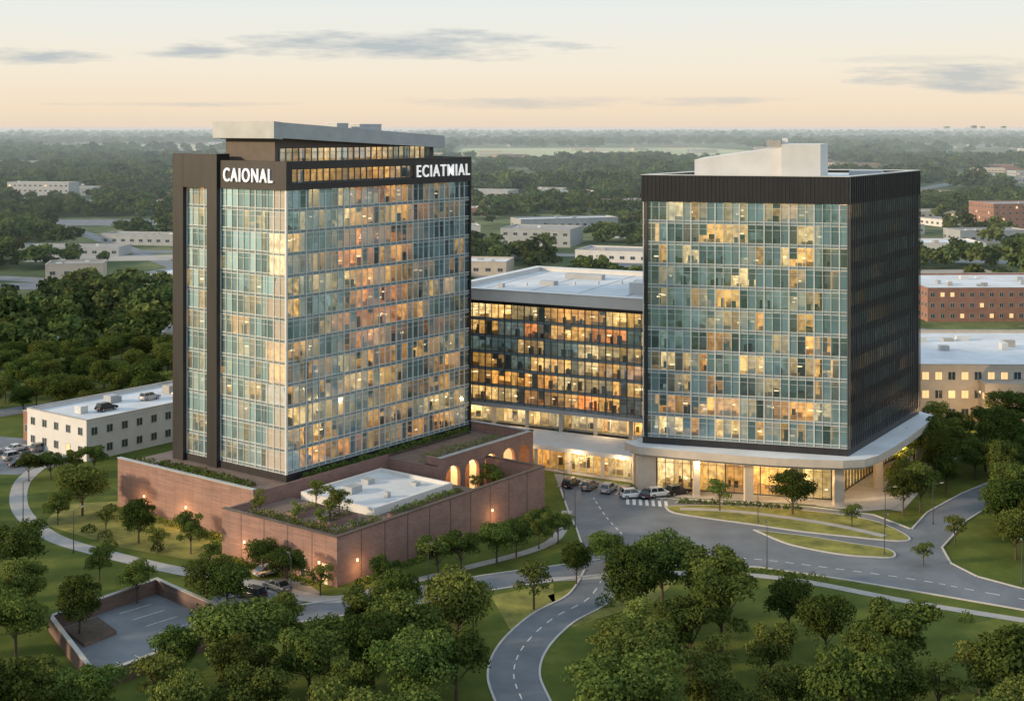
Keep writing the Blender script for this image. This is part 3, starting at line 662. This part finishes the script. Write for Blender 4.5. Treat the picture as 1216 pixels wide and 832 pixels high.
# ------------------------------------------------------------------ VEHICLES
paints={}
def carpaint(c):
    if c not in paints:
        k='paint_%d'%len(paints); M[k]=mat('car_paint',c,0.28,0.3,0.03,1,spec=.6); paints[c]=k
    return paints[c]
def car(x,y,ang,c,suv=False,z=0.04):
    k=carpaint(c); mb=MB(); H=1.72 if suv else 1.46; bz=1.02 if suv else .92
    prof=[(-2.22,.34),(-2.32,.62),(-2.24,bz-.06),(-1.9,bz),(1.15,bz+.0),(2.0,bz-.14),(2.28,bz-.32),(2.34,.5),(2.24,.3)]
    W_=.92
    n=len(prof)
    Lo=[(px,-W_,pz) if pz<bz-.1 else (px,-W_+.07,pz) for px,pz in prof]; Ro=[(a,-b_,c_) for a,b_,c_ in Lo]
    mb.face(Lo,k); mb.face(Ro[::-1],k)
    for i in range(n): j=(i+1)%n; mb.face([Lo[i],Ro[i],Ro[j],Lo[j]],k)
    x0,x1=(-2.05,.95) if suv else (-1.75,.95); t0,t1=(-1.8,.25) if suv else (-1.05,.2)
    A=[(x0,-.84,bz-.01),(x1,-.84,bz-.01),(x1,.84,bz-.01),(x0,.84,bz-.01)]; B=[(t0,-.66,H-.08),(t1,-.66,H-.08),(t1,.66,H-.08),(t0,.66,H-.08)]
    for i in range(4): j=(i+1)%4; mb.face([A[i],A[j],B[j],B[i]],'carglass')
    mb.box((t0-.04,-.69,H-.08),(t1-t0+.08,0,0),(0,1.38,0),(0,0,.07),k)
    for sy in (-1,1):
        for xa,xt in ((x0,t0),(x1,t1),((x0+x1)/2-.1,(t0+t1)/2)):
            mb.cyl((xa,sy*.85,bz-.02),(xt,sy*.675,H-.05),.05,.045,4,k,False)
        for wx in (-1.42,1.42):
            mb.cyl((wx,sy*.66,.34),(wx,sy*.945,.34),.35,.35,16,'rubber'); mb.cyl((wx,sy*.93,.34),(wx,sy*.955,.34),.21,.2,12,'chrome')
        mb.box((2.2,sy*.62-.2,.58),(.13,0,0),(0,.4,0),(0,0,.16),'headl'); mb.box((-2.34,sy*.66-.17,.66),(.1,0,0),(0,.34,0),(0,0,.17),'taill')
        mb.box((.75,sy*.93-.07,bz),(.2,0,0),(0,.14,0),(0,0,.13),k)
    mb.box((2.28,-.45,.38),(.07,0,0),(0,.9,0),(0,0,.16),'rubber'); mb.box((-2.35,-.26,.5),(.05,0,0),(0,.52,0),(0,0,.12),'headl')
    o=mb.obj('parked_car'); o.location=(x,y,z); o.rotation_euler=(0,0,ang); 
    bv=o.modifiers.new('bevel','BEVEL'); bv.width=.05; bv.segments=2; bv.limit_method='ANGLE'
    return o
BL_=(.02,.022,.026);WH=(.62,.63,.63);GR=(.16,.17,.18);SI=(.38,.39,.40);RD=(.25,.02,.02);BU=(.03,.05,.12)
an=math.atan2(4.5,2.2)
for i,(c,s) in enumerate([(BL_,True),(GR,True),(SI,True),(BL_,True),(BL_,False),]): car(10.8+i*3.35,247.6-i*1.75,an+U(-.04,.04),c,s)
car(26.3,240.8,.35,WH,True,.13); car(29.8,242.2,.5,BL_,True,.13); car(21.6,240.2,an-.9,WH,True)
car(-36.6,189,2.6,BL_,True); car(-36.0,199,.7,SI,False); car(-33.5,192.4,2.4,GR,False)
for x,y,a,c in ((-92,268,.9,WH),(-96,263,.9,BL_),(-99,268,.9,SI),(-103,262,.9,RD),(-96,275,.9,GR),(-105,272,.9,WH),(-110,266,.9,BU),(-107,260,.9,WH),(-113,262,.9,GR),(-101,275,.9,WH)): car(x,y,a,c,R()<.5)
for x,y,a,c in ((-84,279,.95,BL_),(-78,290,.95,SI),(-72,294,.95,WH)): car(x,y,a,c,True,7.45)

def lamp(x,y,ang,z=0):
    mb=MB(); mb.cyl((0,0,0),(0,0,.5),.16,.13,8,'aludark'); mb.cyl((0,0,.5),(0,0,6.6),.08,.05,8,'aludark'); mb.cyl((0,0,6.5),(1.5,0,6.9),.045,.035,6,'aludark')
    mb.box((1.2,-.14,6.82),(.75,0,.04),(0,.28,0),(0,0,.1),'aludark'); mb.box((1.3,-.1,6.79),(.55,0,.03),(0,.2,0),(0,0,.03),'lampglow')
    o=mb.obj('street_lamp'); o.location=(x,y,z); o.rotation_euler=(0,0,ang)
for x,y,a in ((9.2,238,.1),(10.4,222,.1),(41,224.6,-1.2),(61.5,222,0),(57.5,208,-1.5),(-30.5,186,2),(-12,193,-1.2),(70,224,.2),(73.8,195,-2),(38,200.8,1.5),(-5,174,0),(-68,209,1),(-82,226,1)): lamp(x,y,a)

# ------------------------------------------------------------------ OTHER BUILDINGS
def block(name,o,e,w,d,h,wall,nf=2,nb=8,lit=.15,roof='roofw',win=(1.3,1.4),par=.7,kit=4,seed=1):
    rs=random.Random(seed); E=empty(name); e=Vector(e).normalized(); n=Vector((-e.y,e.x)); o=Vector(o)
    W=lambda s,t:(o.x+e.x*s+n.x*t,o.y+e.y*s+n.y*t)
    b=MB(); fp=[W(0,0),W(w,0),W(w,d),W(0,d)]; b.prism(fp,0,h,wall,roof); ring(b,poly_out(fp,.06),poly_out(fp,-.35),h-.05,h+par,wall); ring(b,poly_out(fp,.12),poly_out(fp,-.42),h+par,h+par+.12,'concrete')
    b.obj('walls_and_roof',E)
    b=MB(); fh=h/nf
    def wins(p0,dirv,nrm,Ln,nbb):
        for k in range(nf):
            for j in range(nbb):
                ww,wh=win; s=(j+.5)*Ln/nbb-ww/2; z=k*fh+fh*.36
                p=Vector(p0)+dirv*s; P=Vector((p.x,p.y,z)); dv=Vector((*dirv,0)); nv=Vector((*nrm,0)); up=Vector((0,0,1))
                b.box(P+nv*.0-dv*.1-up*.1,dv*(ww+.2),nv*.07,up*.1,'concrete'); b.box(P-dv*.08+up*wh,dv*(ww+.16),nv*.07,up*.1,'concrete')
                b.box(P-dv*.08,dv*.08,nv*.07,up*wh,'concrete'); b.box(P+dv*ww,dv*.08,nv*.07,up*wh,'concrete')
                b.box(P,dv*ww,nv*.02,up*wh,'winlit' if rs.random()<lit else 'winglass')
                b.box(P+dv*(ww/2-.03)+nv*.02,dv*.06,nv*.03,up*wh,'alu')
    wins(W(0,0),e,-n,w,nb); wins(W(0,d),-n,-e,d,max(2,int(nb*d/w))); 
    b.obj('windows',E)
    b=MB()
    for _ in range(kit):
        s=rs.uniform(.1,.8)*w;t=rs.uniform(.15,.75)*d;a=rs.uniform(1.2,3.2);c=rs.uniform(1,2.6);hh=rs.uniform(.7,1.7)
        b.prism([W(s,t),W(s+a,t),W(s+a,t+c),W(s,t+c)],h+.01,h+hh,rs.choice(['greyslab','alu','concrete']))
    b.obj('rooftop_units',E); return E
M['palebrick']=mat('pale_brick',(0.47,0.41,0.33),0.85,0,0.1,0.4)
block('low_office_building',(-84,266),(24,32),40,20,7.4,'white',2,11,.05,seed=3)
block('brick_shop_building',(-92,276),(22,29),16,14,5.5,'brick',1,6,.1,'roofg',seed=4)
block('white_office_building',(88,301),(1,-.02),64,52,12.3,'palebrick',3,22,.35,seed=5,kit=12,win=(1.5,1.7))
block('white_annex',(104,296),(1,-.02),40,4.8,9,'palebrick',2,14,.4,seed=6,kit=0)
block('brick_apartment_building',(141,457),(1,.03),54,46,10.8,'brick',3,16,.1,seed=7,kit=10)
block('brick_block_building',(297,831),(1,.1),60,35,18,'brick',5,14,.1,'roofg',seed=9)
block('low_shop_building',(208,699),(1,0),38,30,5.2,'white',1,9,.1,seed=10)
block('brick_shop_building',(134,500),(1,.2),16,14,8,'brick',2,6,.3,seed=11)
block('warehouse',(-104,400),(1,.12),40,26,4.5,'palebrick',1,9,.05,'roofg',seed=12); block('warehouse',(-150,640),(1,.1),60,24,5,'white',1,12,.0,seed=13)
block('warehouse',(30,470),(1,.2),40,24,6,'white',1,9,.0,seed=14)
excl=[(-104,396,45,36),(-150,636,66,32),(30,466,48,36),(84,288,72,72),(136,450,66,66),(290,820,80,60),(200,690,56,45),(-120,256,76,44)]
rs=random.Random(99)
for i in range(260):
    Y=560*math.exp(rs.random()*2.4); X=rs.uniform(-.42,.42)*Y
    w=rs.uniform(18,60)*(1+Y/4500);d=rs.uniform(14,30)*(1+Y/4500);h=rs.uniform(4,7)+(rs.random()<.1)*rs.uniform(3,9)
    rr_=rs.random()
    if Y<1200 and X<60 and rr_<.5: continue
    if Y<760 and X>110: continue
    if any(X<ex+ew and X+w>ex and Y<ey+eh and Y+d>ey for ex,ey,ew,eh in excl): continue
    excl.append((X-8,Y-20,w+16,d+28)); a=rs.uniform(-.35,.35)
    block('distant_building',(X,Y),(math.cos(a),math.sin(a)),w,d,h,rs.choice(['white','palebrick','palebrick','brick','greyslab']),max(1,int(h/4)),max(4,int(w/5)),.05,rs.choice(['roofw','roofg','roofg']),win=(2.2,1.4),kit=3,seed=200+i)
b=MB()
for i in range(26):
    x=rs.uniform(5200,6000); y=16000+rs.uniform(0,900); w=rs.uniform(30,70); h=rs.uniform(30,100)*(1 if rs.random()<.5 else .5); b.ab(x,y,0,x+w,y+w,h,'greyslab')
for i in range(14):
    x=rs.uniform(2600,3400); y=15000+rs.uniform(0,900); w=rs.uniform(40,80); b.ab(x,y,0,x+w,y+w,rs.uniform(15,45),'greyslab')
b.obj('distant_skyline')
roads=[[(-260,585),(-224,590),(-130,545),(-60,520),(40,505),(140,430),(240,400)],[(-130,300),(-103,326),(-85,347),(-40,372),(60,372),(135,380),(200,370)],[(-400,760),(-200,715),(-90,720),(60,690),(300,650)],[(300,1100),(429,1427),(743,1955)],
       [(-150,250),(-112,270),(-100,285),(-60,330),(-20,372)],[(90,380),(118,520),(190,760),(330,1150)],[(-600,1250),(0,1180),(500,1300)],[(-330,430),(-170,420),(-90,440),(20,430)],[(-300,900),(-160,640),(-120,545),(-80,440)],[(-700,1900),(-100,1750),(800,1900)]]
for i,rd in enumerate(roads): ribbon('road',rd,[15,8,16,18,7,9,20,9,10,26][i],.03+.004*i,'asphalt',False,'dash')
b=MB(); b.prism([(-118,258),(-94,256),(-86,266),(-96,284),(-118,290)],.02,.02,'asphalt'); b.obj('parking_lot')
lots=[(-215,545,70,25),(70,415,40,26),(95,395,60,20),(160,560,60,60),(-40,560,60,40),(60,800,120,50),(-330,900,120,60),(-240,660,70,30),(30,620,60,40),(250,600,80,40)]
for li,(x,y,w,d) in enumerate(lots):
    b=MB(); b.prism([(x,y),(x+w,y+w*.1),(x+w,y+d+w*.1),(x,y+d)],.07,.07,'dirt' if li%2 else 'asphalt')
    b.obj('parking_lot'); excl.append((x-3,y-5,w+4,d+6))
b=MB(); b.prism([(-140,3000),(760,3050),(600,4300),(-150,4200)],.5,.5,'field'); b.obj('field'); excl.append((-160,2750,900,1600))
b=MB(); b.prism([(-1500,4200),(-400,4000),(-300,4900),(-1600,5100)],.5,.5,'field'); b.obj('field'); excl.append((-1600,3900,1300,1200))

def low_tree(name,seed):
    return tree_mesh(name,seed,1.0,.52,360,.14,'leaffar',13,.30,False,(.2,.46))
LT=[low_tree('woodland_tree_%d'%i,500+i) for i in range(5)]
pts=[[] for _ in LT]
rw=random.Random(5)
bands=[(285,600,6.8,8.5),(600,1300,9.2,10.0),(1300,3000,17,12),(3000,7000,45,18),(7000,16000,130,26)]
for y0,y1,sp,h in bands:
    y=y0
    while y<y1:
        half=.46*y+20; n=int(2*half/sp)
        for i in range(n):
            x=-half+i*sp+rw.uniform(-.5,.5)*sp; yy=y+rw.uniform(-.5,.5)*sp
            if yy<300 and abs(x)<95: continue
            if -30<x<90 and yy<330: continue
            if -170<x<-35 and yy<388: continue
            nv=noise.noise(Vector((x*.010,yy*.006,1.3)))+.5*noise.noise(Vector((x*.035,yy*.025,4)))
            if yy<1300 and nv<-.17: 
                if rw.random()>.08: continue
            if yy>=1300 and noise.noise(Vector((x*.0026,yy*.0014,9)))+.6*noise.noise(Vector((x*.008,yy*.005,2)))<-.04: continue
            if any(ex-3<x<ex+ew+3 and ey-4<yy<ey+eh+3 for ex,ey,ew,eh in excl): continue
            if yy<2100 and any(segd(x,yy,rd)<(11 if yy<700 else 18) for rd in roads): continue
            hh=h*rw.uniform(.55,1.3); pts[rw.randrange(5)].append((x,yy,hh,sp))
        y+=sp
for i,me in enumerate(LT):
    V=[];Fc=[]
    for x,y,hh,sp in pts[i]:
        s=hh*rw.uniform(.9,1.3)*(1.0 if y<1300 else 1.4); a=rw.uniform(0,6.28); n=len(V)
        for k in range(4):
            t=a+k*math.pi/2; V.append((x+s*.7071*math.cos(t),y+s*.7071*math.sin(t),-.12*hh if y<1300 else -.35*hh))
        Fc.append((n,n+1,n+2,n+3))
    pm=bpy.data.meshes.new('distant_woodland'); pm.from_pydata(V,[],Fc); pm.update()
    o=bpy.data.objects.new('distant_woodland',pm); COL.objects.link(o); o.instance_type='FACES'; o.use_instance_faces_scale=True; o.show_instancer_for_render=False
    c=bpy.data.objects.new('tree_crown',me); COL.objects.link(c); c.parent=o

# ------------------------------------------------------------------ haze (real air volume beyond the site)
m=bpy.data.materials.new('air_haze'); m.use_nodes=True; N=m.node_tree.nodes; L=m.node_tree.links
N.remove(N['Principled BSDF']); vs=N.new('ShaderNodeVolumeScatter'); vs.inputs['Color'].default_value=(.74,.92,1,1); vs.inputs['Density'].default_value=.00014; L.new(vs.outputs[0],N['Material Output'].inputs['Volume'])
M['haze']=m
b=MB(); b.ab(-16000,420,-20,16000,50000,60,'haze'); b.obj('haze')

# ------------------------------------------------------------------ lights
def plight(x,y,z,e,c=(1,.55,.22),r=.15):
    l=bpy.data.lights.new('wall_lamp_light','POINT'); l.energy=e; l.color=c; l.shadow_soft_size=r
    o=bpy.data.objects.new('wall_lamp_light',l); COL.objects.link(o); o.location=(x,y,z); o.parent=pod
for a in (-12,20): plight(*T(a+.1,B0-1.8),2.0,260,r=.4)
for bb in (-24,-8): plight(*T(A0-1.8,bb),2.0,260,r=.4)
for bb in (3,14,25): plight(*T(-11.1,bb),2.0,380,r=.4)
for a in ARC[:4]: plight(*T(a,-12.8),5.2,420)
for x,y in ((33,239.5),(46,236),(64,240),(73,252),(52,236)): plight(x,y,6.2,850,(1,.66,.34))
for x,y in ((2,260),(12,254.8),(20,250.5)): plight(x,y,3.6,500,(1,.66,.34))
for i in range(4): plight(*MF(6+i*10,1),8.0,420,(1,.62,.3))
for x,y in ((100,290),(120,290)): plight(x,y,5,3000,(1,.62,.3))

sd=bpy.data.lights.new('sun','SUN'); sd.energy=4.2; sd.angle=math.radians(4); sd.color=(1,.75,.47)
so=bpy.data.objects.new('sun',sd); COL.objects.link(so)
EL=math.radians(16); AZ=math.radians(-106)
dirv=Vector((math.sin(AZ)*math.cos(EL),math.cos(AZ)*math.cos(EL),math.sin(EL))); so.rotation_euler=dirv.to_track_quat('Z','Y').to_euler()

# ------------------------------------------------------------------ world
w=bpy.data.worlds.new('World'); scene.world=w; w.use_nodes=True; N=w.node_tree.nodes; L=w.node_tree.links; bg=N['Background']
sky=N.new('ShaderNodeTexSky'); sky.sky_type='NISHITA'; sky.sun_disc=False; sky.sun_elevation=EL; sky.sun_rotation=AZ; sky.dust_density=2.5
tc=N.new('ShaderNodeTexCoord'); sx=N.new('ShaderNodeSeparateXYZ'); L.new(tc.outputs['Generated'],sx.inputs[0])
r=N.new('ShaderNodeValToRGB'); e=r.color_ramp.elements
stops=[(0,(.84,.70,.56)),(.012,(.93,.76,.57)),(.040,(.94,.84,.68)),(.070,(.88,.86,.78)),(.095,(.82,.86,.84)),(.2,(.80,.91,1.0)),(1,(.66,.82,1.0))]
while len(e)<len(stops): e.new(.5)
for i,(p,c) in enumerate(stops): e[i].position=p; e[i].color=(*c,1)
L.new(sx.outputs[2],r.inputs[0])
def mth(op,a,b=None,clamp=False):
    n=N.new('ShaderNodeMath'); n.operation=op; n.use_clamp=clamp
    for i,x in enumerate((a,b)):
        if x is None: continue
        if isinstance(x,(int,float)): n.inputs[i].default_value=x
        else: L.new(x,n.inputs[i])
    return n.outputs[0]
yy=mth('MAXIMUM',sx.outputs[1],.02); ax=mth('DIVIDE',sx.outputs[0],yy); az=mth('DIVIDE',sx.outputs[2],yy)
cb=N.new('ShaderNodeCombineXYZ'); L.new(mth('MULTIPLY',ax,14),cb.inputs[0]); L.new(mth('MULTIPLY',az,95),cb.inputs[1])
nz=N.new('ShaderNodeTexNoise'); nz.inputs['Scale'].default_value=1; nz.inputs['Detail'].default_value=9; nz.inputs['Roughness'].default_value=.62; L.new(cb.outputs[0],nz.inputs['Vector'])
mask=None
for cx,cz,wx,wz,st in ((-.085,.060,.125,.0115,1),(-.235,.057,.045,.0065,.95),(-.36,.052,.060,.006,.95),(.345,.037,.085,.013,.85),(.02,.018,.12,.005,.5),(-.26,.017,.08,.002,.4),(.16,.02,.06,.003,.45),(.32,.050,.07,.004,.4)):
    dx=mth('DIVIDE',mth('SUBTRACT',ax,cx),wx); dz=mth('DIVIDE',mth('SUBTRACT',az,cz),wz)
    q2=mth('ADD',mth('MULTIPLY',dx,dx),mth('MULTIPLY',dz,dz)); g_=mth('SUBTRACT',1.0,q2)
    g_=mth('ADD',g_,mth('MULTIPLY',mth('SUBTRACT',nz.outputs[0],.48),5.0)); g_=mth('MULTIPLY',mth('MULTIPLY',g_,.8,True),st)
    mask=g_ if mask is None else mth('MAXIMUM',mask,g_)
front=mth('GREATER_THAN',sx.outputs[1],.03); mask=mth('MULTIPLY',mth('MULTIPLY',mask,front),.8)
mx=N.new('ShaderNodeMix'); mx.data_type='RGBA'; L.new(mask,mx.inputs[0]); L.new(r.outputs[0],mx.inputs[6]); mx.inputs[7].default_value=(.42,.49,.54,1)
sc=N.new('ShaderNodeMix'); sc.data_type='RGBA'; sc.blend_type='ADD'; sc.inputs[0].default_value=.006; L.new(mx.outputs[2],sc.inputs[6]); L.new(sky.outputs[0],sc.inputs[7])
L.new(sc.outputs[2],bg.inputs[0]); bg.inputs[1].default_value=.97

# ------------------------------------------------------------------ camera
cd=bpy.data.cameras.new('camera'); co=bpy.data.objects.new('camera',cd); COL.objects.link(co)
co.location=(0,0,66); co.rotation_euler=(math.pi/2,0,0); cd.sensor_width=36; cd.lens=47.37; cd.shift_y=-.2179; cd.clip_end=120000; cd.clip_start=1
scene.camera=co
scene.view_settings.view_transform='Standard'; scene.view_settings.look='None'; scene.view_settings.exposure=0
print('woodland instances',sum(len(p) for p in pts),'trees',len(placed))
